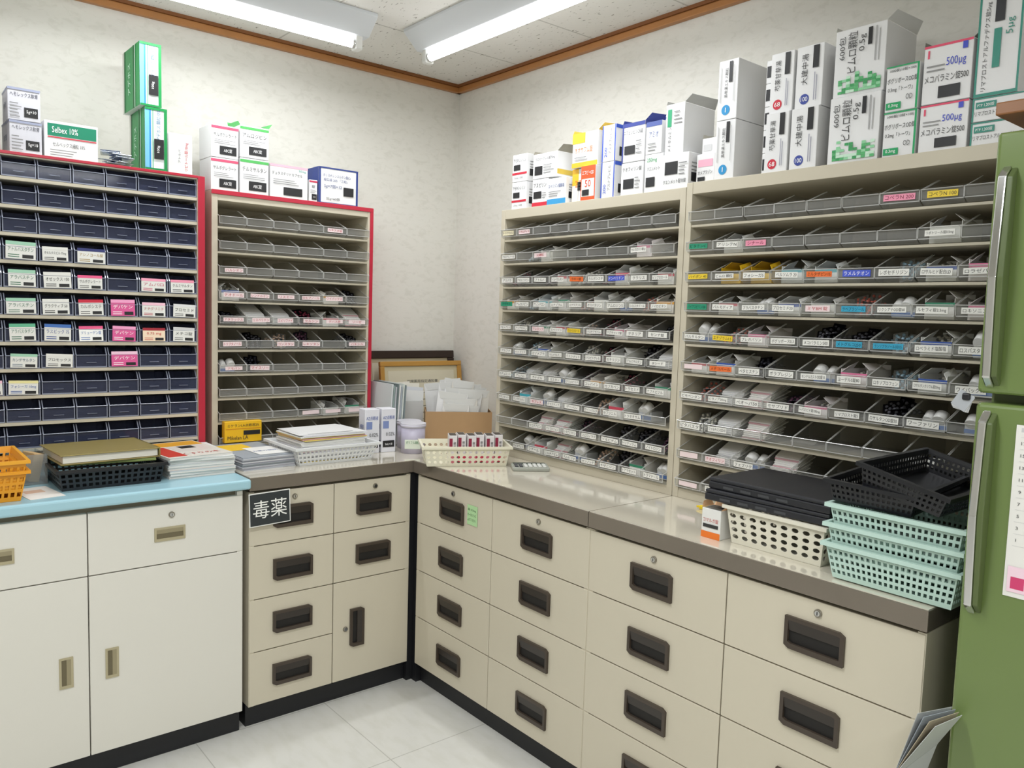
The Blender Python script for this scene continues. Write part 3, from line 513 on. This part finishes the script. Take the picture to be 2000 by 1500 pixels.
# ---------------------------------------------------------------- refrigerator
FG=M('#6b7f45',.26,noise=.02,ns=3,coat=.5);FGD=M('#566439',.4)
fo=(2.92,-.36,0);fx=-.70
root=thing('refrigerator','green two-door refrigerator with long chrome handles','refrigerator',fo,'R')
b=MB();b.box(2.615,3.225,-.645,-.04,.05,1.745,FGD,.006);b.box(2.63,3.21,-.62,-.06,0,.05,BLK);part(root,'body',fo,b)
for (a,c) in ((1.285,1.745),(.09,1.268)):
    b=MB();b.box(2.61,3.23,fx,-.65,a,c,FG,.008,seg=3);b.box(2.62,3.22,-.652,-.644,a+.01,c-.01,M('#2a2c28',.7));po=(2.92,fx,a);p=part(root,'door',fo,b,org=po)
    h0,h1=(a+.01,a+.40) if a>1 else (.88,1.255)
    b=MB();b.prism([(2.624,fx,h0),(2.624,fx-.022,h0+.02),(2.624,fx-.032,(h0+h1)/2),(2.624,fx-.022,h1-.02),(2.624,fx,h1),(2.624,fx-.010,h1-.03),(2.624,fx-.022,(h0+h1)/2),(2.624,fx-.010,h0+.03)],(.014,0,0),CHROME,.002)
    b.prism([(2.638,fx,h0+.004),(2.638,fx-.020,h0+.022),(2.638,fx-.030,(h0+h1)/2),(2.638,fx-.020,h1-.022),(2.638,fx,h1-.004)],(.010,0,0),FGD,.002);part(p,'handle',po,b,label='long chrome and green door handle')
def sheet(name,label,cat,u0,u1,z0,z1,items,base='#e8e6e0'):
    b=MB();b.box(u0,u1,fx-.0018,fx-.0006,z0,z1,M(base,.6));k=0
    for a in items:
        k+=1;e=fx-.002-.00003*k;w=u1-u0;h=z1-z0
        if a[0]=='r': b.face([(u0+w*a[1],e,z0+h*a[3]),(u0+w*a[2],e,z0+h*a[3]),(u0+w*a[2],e,z0+h*a[4]),(u0+w*a[1],e,z0+h*a[4])],M(a[5],.5))
        else: b.text(a[1],(u0+w*a[2],e,z0+h*a[3]),(1,0,0),(0,0,1),w*a[4],h*a[5],M(a[6],.5))
    thing(name,label,cat,((u0+u1)/2,fx-.001,z0),'R',b)
cal=[('r',.03,.97,.96,.985,'#c8c8c8')]+[('r',.03,.97,.3+.07*r,.3015+.07*r,'#c8c8c8') for r in range(10)]+[('t',str(r*2+1+c*15),.05+.137*c,.335+.07*r,.035,.018,'#555555') for c in range(7) for r in range(9) if r*2+1+c*15<=31]+[('r',.02,.95,.03,.18,'#f2d4e0'),('r',.04,.12,.05,.12,'#d04070')]
sheet('wall_calendar','white monthly calendar with pink border on the refrigerator door','calendar',2.680,2.95,.93,1.235,cal)
sheet('paper_notice','white printed notice with red strip on the refrigerator door','notice',2.682,2.90,1.37,1.62,[('r',0,1,0,.04,'#d05060')]+lines(.04,.9,.15,.85,9,'#aab0b0'),'#dfe6e6')
b=MB();
for i in range(4):
    m=Matrix.Translation((2.60,-.75,.64))@Matrix.Rotation(.25+.08*i,4,'Y')@Matrix.Rotation(-.25+.05*i,4,'Z');b.box(-.01+.004*i,.0+.004*i-.009,-.055,.04,-.09,.06,M(['#b0b2b0','#98a0a8','#b4a890','#c0c2c0'][i],.4),0,m)
thing('leaflet_bundle','bundle of hanging leaflets at the refrigerator edge','leaflets',(2.60,-.70,.55),'R',b,kind='stuff')
b=MB()
for i in range(4):
    m=Matrix.Translation((2.600,fx-.004-.001*i,1.268))@Matrix.Rotation(.25+.10*i,4,'Y');b.box(-.022,.006,-.0008,0,-.020,.012,M(['#c6c6c4','#b8bcc0','#d0d0ce','#a8acb0'][i],.6),0,m)
b.box(2.590,2.604,fx-.012,fx-.004,1.270,1.283,BLK,.003)
thing('memo_slips','small white memo slips held by a black clip at the refrigerator','memo papers',(2.6,fx,1.25),'R',b)
b=MB();b.box(2.60,3.24,-.69,-.30,1.777,1.800,M('#8a5c36',.45,noise=.15,ns=14),.003);b.box(2.64,2.66,-.66,-.34,1.7465,1.777,M('#75481f',.5));b.box(3.18,3.20,-.66,-.34,1.7465,1.777,M('#75481f',.5))
thing('wooden_board','varnished wooden board on low feet on top of the refrigerator','board',(2.92,-.5,1.7465),'R',b)
carton('R',2.660,2.80,-.68,.15,1.801,1.985,'#e0e4d8',[('r',0,1,.50,1,'#8ab83a'),('r',.1,.5,.62,.7,'#f0f4e0')],[('r',0,1,.5,1,'#7aa832')],'white and yellow-green carton on the wooden board')
# ---------------------------------------------------------------- baskets
def wallgrid(b,P,nu,nv,m,hole,sq):
    P=[Vector(p) for p in P]
    def L(u,v): return (P[0]*(1-u)+P[1]*u)*(1-v)+(P[3]*(1-u)+P[2]*u)*v
    O=[(0,0),(.5,0),(1,0),(1,.5),(1,1),(.5,1),(0,1),(0,.5)]
    for i in range(nu):
        for j in range(nv):
            I=[]
            for k,(a,c) in enumerate(O):
                if sq: q=(.5+(a-.5)*hole,.5+(c-.5)*hole)
                else:
                    t=math.radians(-135+45*k);q=(.5+hole*.5*math.cos(t),.5+hole*.5*math.sin(t))
                I.append(L((i+q[0])/nu,(j+q[1])/nv))
            Q=[L((i+a)/nu,(j+c)/nv) for a,c in O]
            for k in range(8): b.face([Q[k],Q[(k+1)%8],I[(k+1)%8],I[k]],m)
def basket_mesh(w,d,h,tap,nu,nd,nv,hole,sq,m,name='basket',rim=.008,band=.16):
    b=MB()
    def ring(z,f): 
        x=w/2-tap*(1-f);y=d/2-tap*(1-f);return [(-x,-y,z),(x,-y,z),(x,y,z),(-x,y,z)]
    zs=[0,.1,1-band,1]
    R=[ring(h*t,t) for t in zs]
    b.face(R[0],m)
    for i in range(4):
        j=(i+1)%4;n=nu if i%2==0 else nd
        b.face([R[0][i],R[0][j],R[1][j],R[1][i]],m);wallgrid(b,[R[1][i],R[1][j],R[2][j],R[2][i]],n,nv,m,hole,sq);b.face([R[2][i],R[2][j],R[3][j],R[3][i]],m)
    o=[(x+math.copysign(rim,x),y+math.copysign(rim,y),h) for x,y,_ in R[3]];o2=[(x,y,h-.008) for x,y,_ in o]
    for i in range(4):
        j=(i+1)%4;b.face([R[3][i],R[3][j],o[j],o[i]],m);b.face([o[i],o[j],o2[j],o2[i]],m)
    return b.mesh(name,dbl=1e-5)
def put(name,label,cat,me,loc,rz=0,sol=.002,rot=None,group=None):
    ob=bpy.data.objects.new(name,me);COL.objects.link(ob);ob.location=loc;ob.rotation_euler=rot or (0,0,rz);ob["label"]=label;ob["category"]=cat
    if group: ob["group"]=group
    if sol: md=ob.modifiers.new('s','SOLIDIFY');md.thickness=sol;md.offset=0
    return ob
IV=M('#e4dfc8',.45);IV2=M('#e0dccb',.45);MINT=M('#bed9ce',.4);WB=M('#dcdede',.4);YEL=M('#e59a1c',.4)
BX,BY,BA=-.530,-.828,-.5
put('plastic_basket','ivory plastic basket with round holes holding small cartons',"basket",basket_mesh(.31,.18,.072,.012,14,8,3,.62,False,IV),(BX,BY,WT),BA)
put('plastic_basket','ivory plastic basket with large round holes under laptops','basket',basket_mesh(.26,.25,.095,.012,9,9,4,.66,False,IV2),(-.475,-2.155,WT),-math.pi/2)
put('plastic_basket','white plastic mesh basket holding a paper stack','basket',basket_mesh(.32,.26,.065,.02,20,16,3,.6,True,WB),(-.93,-.49,WT),0)
me=basket_mesh(.27,.31,.078,.014,22,26,4,.58,True,MINT)
for i in range(3): put('mesh_basket','mint green plastic mesh basket in a nested stack','basket',me,(-.497+.004*i,-2.452,WT+.003+i*.042),-math.pi/2,group='mint green baskets nested in a stack')
me=basket_mesh(.18,.29,.048,.010,16,24,3,.52,True,BLKP)
zb=WT+.003+.084+.078
put('mesh_basket','black plastic mesh basket resting on mint green baskets','basket',me,(-.50,-2.395,zb+.008),0,rot=(.04,.03,-math.pi/2+.05),group='black mesh baskets')
put('mesh_basket','black plastic mesh basket tilted on top of the stack','basket',me,(-.51,-2.468,zb+.036),0,rot=(.02,.22,-math.pi/2-.03),group='black mesh baskets')
put('mesh_basket','yellow plastic mesh basket on the blue worktop','basket',basket_mesh(.26,.26,.085,.014,16,16,3,.6,True,YEL),(-2.035,-.56,WT),0)
put('mesh_basket','orange plastic mesh basket nested in the yellow basket','basket',basket_mesh(.26,.26,.085,.014,16,16,3,.6,True,M('#e8a52a',.4)),(-2.035,-.56,WT+.028),0)
put('mesh_basket','black plastic mesh tray holding a gold binder','basket',basket_mesh(.29,.26,.062,.010,16,14,3,.6,True,BLKP),(-1.672,-.495,WT),0)
GOLD=M('#a3935a',.35,.3,noise=.03)
b=MB();b.box(-.14,.14,-.12,.12,0,.003,GOLD,.001);b.box(-.14,.14,-.12,.12,.026,.029,GOLD,.001);b.box(.137,.14,-.12,.12,0,.029,GOLD);b.box(-.132,.134,-.112,.112,.004,.025,M('#e8e6dc',.8))
put('ring_binder','gold coloured binder lying on the black tray','binder',b.mesh('ring_binder'),(-1.675,-.475,WT+.073),.06,sol=0)
b=MB();b.box(-.13,.13,-.12,.12,0,.008,M('#8a9a58',.5),.001);put('file_folder','thin green folder under the gold binder','folder',b.mesh('file_folder'),(-1.66,-.46,WT+.064),-.1,sol=0)
b=MB();b.box(-.04,.04,-.06,-.057,0,.09,ACR);b.box(-.04,-.037,-.06,.06,0,.09,ACR);b.box(.037,.04,-.06,.06,0,.09,ACR);b.box(-.04,.04,-.06,.06,0,.003,ACR);b.box(-.04,.04,.057,.06,0,.09,ACR)
put('acrylic_holder','clear acrylic holder on the blue worktop','holder',b.mesh('acrylic_holder'),(-1.865,-.42,WT),.1,sol=0)
b=MB();b.box(-.015,.015,-.035,.035,0,.085,M('#c9a878',.6,noise=.1),.002,Matrix.Rotation(.2,4,'Y'));put('wooden_block','light wooden block standing in the acrylic holder','block',b.mesh('wooden_block'),(-1.862,-.42,WT+.004),.3,sol=0)
b=MB();b.box(-.045,.045,-.08,.08,0,.001,M('#e6e3dc',.7));b.box(-.03,.02,.0,.04,.001,.0013,M('#d8b8a0',.7));put('paper_sheet','loose white paper sheet on the blue worktop','paper',b.mesh('paper_sheet'),(-1.865,-.60,WT+.0002),.15,sol=0)
cols=['#dedbd4','#e6e6e4','#d8d4ca','#e2d6ca','#e4e2de','#d0d4da','#dfdfdb','#e2e0da']
z=WT
for i in range(8):
    t=.0085;b=MB();b.box(-.105,.105,-.148,.148,0,.0012,M(cols[i],.5));b.box(-.103,.104,-.146,.146,.0012,t-.0012,M('#e4e3de',.8));b.box(-.105,.105,-.148,.148,t-.0012,t,M(cols[(i+3)%8],.5));b.box(-.1055,-.105,-.148,.148,0,t,M(cols[i],.5))
    if i==7:
        e=t+.0004;b.box(-.10,.10,.06,.14,t,e,M('#e0a020',.4));b.box(-.03,.09,-.06,.05,t,e,M('#d8d0c8',.4));b.box(-.10,-.04,-.13,.05,t,e,M('#c83a2c',.4));b.box(.0,.05,.0,.045,e,e+.0003,M('#222222',.4));b.text('くすりの本',(.02,-.10,e+.0004),(1,0,0),(0,1,0),.12,.03,M('#c03030',.4))
    put('booklet','white booklet in a stack on the blue worktop' if i<7 else 'colourful magazine on top of the booklet stack','booklet',b.mesh('booklet'),(-1.402+random.uniform(-.006,.006)-(.02 if i==7 else 0),-.455+random.uniform(-.006,.006),z),random.uniform(-.04,.04)+(.12 if i==7 else 0),sol=0,group='booklets stacked on the blue worktop');z+=t+.0003
def pstack(name,label,w,d,n,t,loc,rz,pal,jit=.004,top=None):
    b=MB();z=0
    for i in range(n):
        m=Matrix.Translation((random.uniform(-jit,jit),random.uniform(-jit,jit),z))@Matrix.Rotation(random.uniform(-jit*6,jit*6),4,'Z');b.box(-w/2,w/2,-d/2,d/2,0,t*.85,M(random.choice(pal),.7),0,m);z+=t
    if top: top(b,z)
    o=put(name,label,'papers',b.mesh(name),loc,rz,sol=0);o["kind"]="stuff";return z
def topy(b,z):
    b.box(-.09,.02,.0,.12,z,z+.0006,M('#e8c038',.5));b.box(-.02,.09,-.12,.03,z+.0006,z+.0012,M('#e8e8e4',.6));b.text('お薬の説明',(.03,-.05,z+.0015),(1,0,0),(0,1,0),.09,.02,M('#4060a0',.5))
hz=pstack('leaflet_stack','stack of grey and white leaflets with a yellow sheet on top',.19,.29,14,.0032,(-1.182,-.44,WT),.05,['#aaa8b2','#d8d8da','#bfc2c8','#989ea4'],.003,topy)
carton('L',-1.218,-1.078,-.285,.028,WT+hz+.002,WT+hz+.080,'#eab81a',[('r',.03,.97,.62,.66,'#d08a10'),('t','ミケランLA点眼液2%',.5,.80,.85,.14,'#2a2a2a'),('t','Mikelan LA',.35,.22,.55,.18,'#2a2a2a'),('r',.5,.95,.34,.55,BK)],(),'yellow eye drop carton standing on the leaflet stack',group='eye drop cartons')
def topw(b,z):
    for k in range(3): b.box(-.13+.004*k,.12,-.10+.006*k,.10,z+.0008*k,z+.0008*k+.0006,M(['#e6e6e2','#eaeaea','#e0e0de'][k],.6),0,Matrix.Rotation(.05*k-.05,4,'Z'))
    b.box(-.1,.08,-.09,-.085,z+.003,z+.0034,M('#c0c0c0',.6))
pstack('paper_stack','tall stack of white and coloured papers in the white basket',.255,.20,23,.0042,(-.93,-.48,WT+.006),.03,['#e6e6e2','#e2e2e6','#dedee0','#e8d070','#d8d8dc','#e8e8e8','#e0b0b8','#e4e4e4'],.006,topw)
for i,(x,y) in enumerate(((-.725,-.47),(-.655,-.475))):
    carton('L',x-.03,x+.03,y-.03,.06,WT,WT+.17,'#e2e2e8',[('t','AZ点眼液',.5,.80,.8,.09,'#3050a0'),('r',.1,.5,.55,.72,'#8090c0'),('r',.1,.9,.12,.27,BK),('t','5mL×10',.5,.19,.5,.05,'#ffffff'),('t','0.02%',.6,.42,.6,.08,'#333333')],[('r',.1,.9,.12,.27,BK),('t','点眼液',.5,.6,.6,.12,'#3050a0')],'tall white eye drop carton with black label',group='eye drop cartons',rz=-.12)
for x,y,h in ((-.575,-.55,.112),(-.525,-.44,.105)):
    b=MB();b.cyl((0,0,0),(0,0,h),.047,M('#bdb8ca',.35),32);b.cyl((0,0,h),(0,0,h+.004),.050,M('#d0ced6',.35),32);b.cyl((0,0,h-.012),(0,0,h),.050,M('#c9c6d2',.35),32)
    b.box(-.03,.03,-.0475,-.044,.02,.055,M('#dce4d4',.5));b.text('ポリフル細粒',(0,-.049,.045),(1,0,0),(0,0,1),.05,.012,M('#3a7a4a',.5))
    put('medicine_can','lavender round medicine can with lid','can',b.mesh('medicine_can'),(x,y,WT),-.6,sol=0,group='lavender medicine cans')
for i in range(6):
    x,y=BX,BY;a=BA
    lx=-.045+i*.034;ly=.0+(i%2)*.02;wx=x+lx*math.cos(a)-ly*math.sin(a);wy=y+lx*math.sin(a)+ly*math.cos(a)
    b=MB();b.box(-.0145,.0145,-.035,.035,0,.10,M('#e6e2e2',.5),.001);b.face([(-.0145,-.0355,.0),(.0145,-.0355,0),(.0145,-.0355,.03),(-.0145,-.0355,.03)],M('#c83050' if i%2 else '#e07a90',.5));b.face([(-.0135,-.0356,.045),(-.002,-.0356,.045),(-.002,-.0356,.09),(-.0135,-.0356,.09)],M('#902040',.5));b.text('軟膏',(.006,-.0358,.066),(1,0,0),(0,0,1),.03,.009,M('#222222',.5),rot=1)
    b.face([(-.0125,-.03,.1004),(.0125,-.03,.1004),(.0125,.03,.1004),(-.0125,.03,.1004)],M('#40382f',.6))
    put('ointment_carton','small white and red ointment carton standing in a basket','medicine box',b.mesh('ointment_carton'),(wx,wy,WT+.004),a+.03*(i%3-1),sol=0,group='ointment cartons in the ivory basket')
cg=M('#a3a59b',.4);o=(0,0,0)
b=MB();b.box(-.066,.066,-.046,.046,0,.014,cg,.004);c=put('calculator','pale grey desk calculator with solar display','calculator',b.mesh('calculator'),(-.402,-1.052,WT),-.6,sol=0)
b=MB();b.box(-.058,.058,.020,.039,.014,.0165,M('#4a5248',.2),.001);part(c,'display',o,b)
b=MB()
for i in range(7):
    for j in range(4): b.box(-.057+i*.0166,-.045+i*.0166,-.041+j*.0147,-.031+j*.0147,.014,.018,M('#3a3c40' if i<2 else '#d6d6d0',.4),.001,seg=1)
part(c,'keypad',o,b)
# ---------------------------------------------------------------- corner: frames, box, envelopes
def frame_(w,h,fm,paper,loc,label,t=.03,lean=.12,rz=0):
    b=MB();b.box(-w/2,w/2,-.018,0,0,t,fm,.003);b.box(-w/2,w/2,-.018,0,h-t,h,fm,.003);b.box(-w/2,-w/2+t,-.018,0,t,h-t,fm,.003);b.box(w/2-t,w/2,-.018,0,t,h-t,fm,.003)
    ob=put('picture_frame',label,'picture frame',b.mesh('picture_frame'),loc,0,sol=0,rot=(-lean,0,rz))
    b=MB();b.box(-w/2+t,w/2-t,-.010,-.002,t,h-t,M(paper,.5));b.box(-w/2+t+.02,w/2-t-.02,-.0112,-.010,t+.02,h-t-.02,M('#d4cdb6',.5))
    b.text('保険薬局指定通知書',(0,-.012,h*.72),(1,0,0),(0,0,1),w*.45,.014,M('#555555',.5))
    for k in range(5): b.box(-w*.28,w*.25,-.0118,-.0112,h*.55-k*.03,h*.55-k*.03+.004,M('#8a8678',.5))
    part(ob,'certificate',(0,0,0),b)
DKW=M('#2c1c14',.4,noise=.15,ns=30)
frame_(.50,.37,DKW,'#b8ad90',(-.275,-.065,WT),'dark carved wooden certificate frame leaning on the wall',.035,.12)
frame_(.44,.325,M('#b98a40',.4,noise=.08),'#c8be9e',(-.245,-.125,WT),'gold wooden certificate frame leaning against another frame',.022,.13)
for i in range(8):
    b=MB();b.box(-.0035,.0035,-.10,.10,0,.25-.006*(i%3),M(['#d4d8d8','#8fa09c','#b8bcc0','#6d7a7a','#e0e0de','#a4acb4','#cfd6d0','#7c888a'][i],.5));put('paper_file','slim upright paper file beside the red-edged shelf','file',b.mesh('paper_file'),(-.582+i*.0090,-.28,WT+.002),-.03,sol=0,rot=(0,.06,0),group='upright files beside the shelf')
def openbox(w,d,h,m,t=.003):
    b=MB();b.box(-w/2,w/2,-d/2,d/2,0,t,m);b.box(-w/2,w/2,-d/2,-d/2+t,t,h,m);b.box(-w/2,w/2,d/2-t,d/2,t,h,m);b.box(-w/2,-w/2+t,-d/2+t,d/2-t,t,h,m);b.box(w/2-t,w/2,-d/2+t,d/2-t,t,h,m);return b
KR=M('#b08e66',.75,noise=.06,ns=20)
b=openbox(.28,.16,.135,KR);put('cardboard_box','brown open cardboard box full of white envelopes','box',b.mesh('cardboard_box'),(-.262,-.41,WT),-.55,sol=0)
b=openbox(.13,.13,.17,clear('frosted','#e8e8e8','#dadad8',.75,.4));put('storage_box','white translucent box of papers in the corner','box',b.mesh('storage_box'),(-.43,-.245,WT),-.2,sol=0)
for i in range(8):
    b=MB();b.box(-.052,.052,-.001,.001,0,.185+.014*(i%3),M(['#e2e2e0','#d4d6dc','#e6e2d6'][i%3],.7));put('paper_sheet','white paper standing in the translucent box','paper',b.mesh('paper_sheet'),(-.43,-.245+.0135*(i-3.5),WT+.03),0,sol=0,rot=(random.uniform(-.05,.05),random.uniform(-.09,.09),-.2+random.uniform(-.05,.05)),group='papers in the translucent box')
for i in range(26):
    a=-.55;lx=random.uniform(-.062,.062);ly=-.066+i*.0053;wx=-.262+lx*math.cos(a)-ly*math.sin(a);wy=-.41+lx*math.sin(a)+ly*math.cos(a);hh=random.uniform(.175,.25)+ly*.5;wd=random.uniform(.045,.072)
    b=MB();b.box(-wd,wd,-.0010,.0010,0,hh,M(['#e6e6e4','#e0e0de','#dbd8d0','#e9e9e9'][i%4],.65),.0004,seg=1);b.prism([(-wd,-.0012,hh),(wd,-.0012,hh),(wd*.8,-.0022,hh-.03),(-wd*.8,-.0022,hh-.03)],(0,.0004,0),M('#d2d2ce',.65))
    put('envelope','white paper envelope standing in the cardboard box','envelope',b.mesh('envelope'),(wx,wy,WT+.008),0,sol=0,rot=(random.uniform(-.008,.008),random.uniform(-.16,.16),a+random.uniform(-.015,.015)),group='envelopes in the cardboard box')
# ---------------------------------------------------------------- laptops and small items on right
LP=M('#222328',.42,noise=.08,ns=30)
for i in range(2):
    zz=WT+.098+i*.0285
    b=MB();b.box(-.165,.165,-.120,.120,0,.018,LP,.003);
    for k in range(4): b.box(-.12+k*.05,-.09+k*.05,-.1206,-.120,.005,.011,M('#5a5c60',.3,.6))
    c=put('laptop_computer','closed black laptop lying on an ivory basket','laptop',b.mesh('laptop_computer'),(-.485+.006*i,-2.125-.006*i,zz),-math.pi/2+.03-.04*i,sol=0,group='closed laptops stacked on the basket')
    b=MB();b.box(-.165,.165,-.119,.120,.0182,.028,LP,.004);part(c,'screen_lid',o,b)
carton('R',1.955,2.012,-.605,.05,WT,WT+.075,'#e4e4e0',[('r',0,1,0,.22,'#e87828'),('t','コマルガ錠',.5,.62,.8,.14,'#c03030'),('r',.1,.9,.36,.48,'#333333')],(),'small white and orange carton beside the ivory basket',group='small cartons on the worktop',openf='#e8b888')
b=MB();b.box(-.022,.022,-.006,.006,0,.012,M('#f0d020',.4),.003);b.cyl((.02,0,.006),(.032,0,.008),.006,M('#f0d020',.4),12,.003);b.box(-.03,-.018,-.002,.002,.004,.010,M('#f0d020',.4),.001)
put('plastic_clip','small yellow plastic clip on the worktop','clip',b.mesh('plastic_clip'),(-.36,-1.79,WT),-1.2,sol=0)
# ---------------------------------------------------------------- camera
yaw,pit,rol=.694,.086,.031
fw=Vector((math.sin(yaw)*math.cos(pit),math.cos(yaw)*math.cos(pit),-math.sin(pit)));r0=Vector((math.cos(yaw),-math.sin(yaw),0));u0=r0.cross(fw)
R=r0*math.cos(rol)+u0*math.sin(rol);U=-r0*math.sin(rol)+u0*math.cos(rol)
cd=bpy.data.cameras.new('camera');co=bpy.data.objects.new('camera',cd);COL.objects.link(co)
co.matrix_world=Matrix(((R.x,U.x,-fw.x,-2.272),(R.y,U.y,-fw.y,-3.185),(R.z,U.z,-fw.z,1.399),(0,0,0,1)))
cd.sensor_width=36;cd.lens=36*1566.5/2000;cd.clip_start=.02;sc.camera=co
w=bpy.data.worlds.new('world');sc.world=w;w.use_nodes=True;w.node_tree.nodes['Background'].inputs[0].default_value=(.9,.92,.95,1);w.node_tree.nodes['Background'].inputs[1].default_value=.5
sc.view_settings.view_transform='Standard'
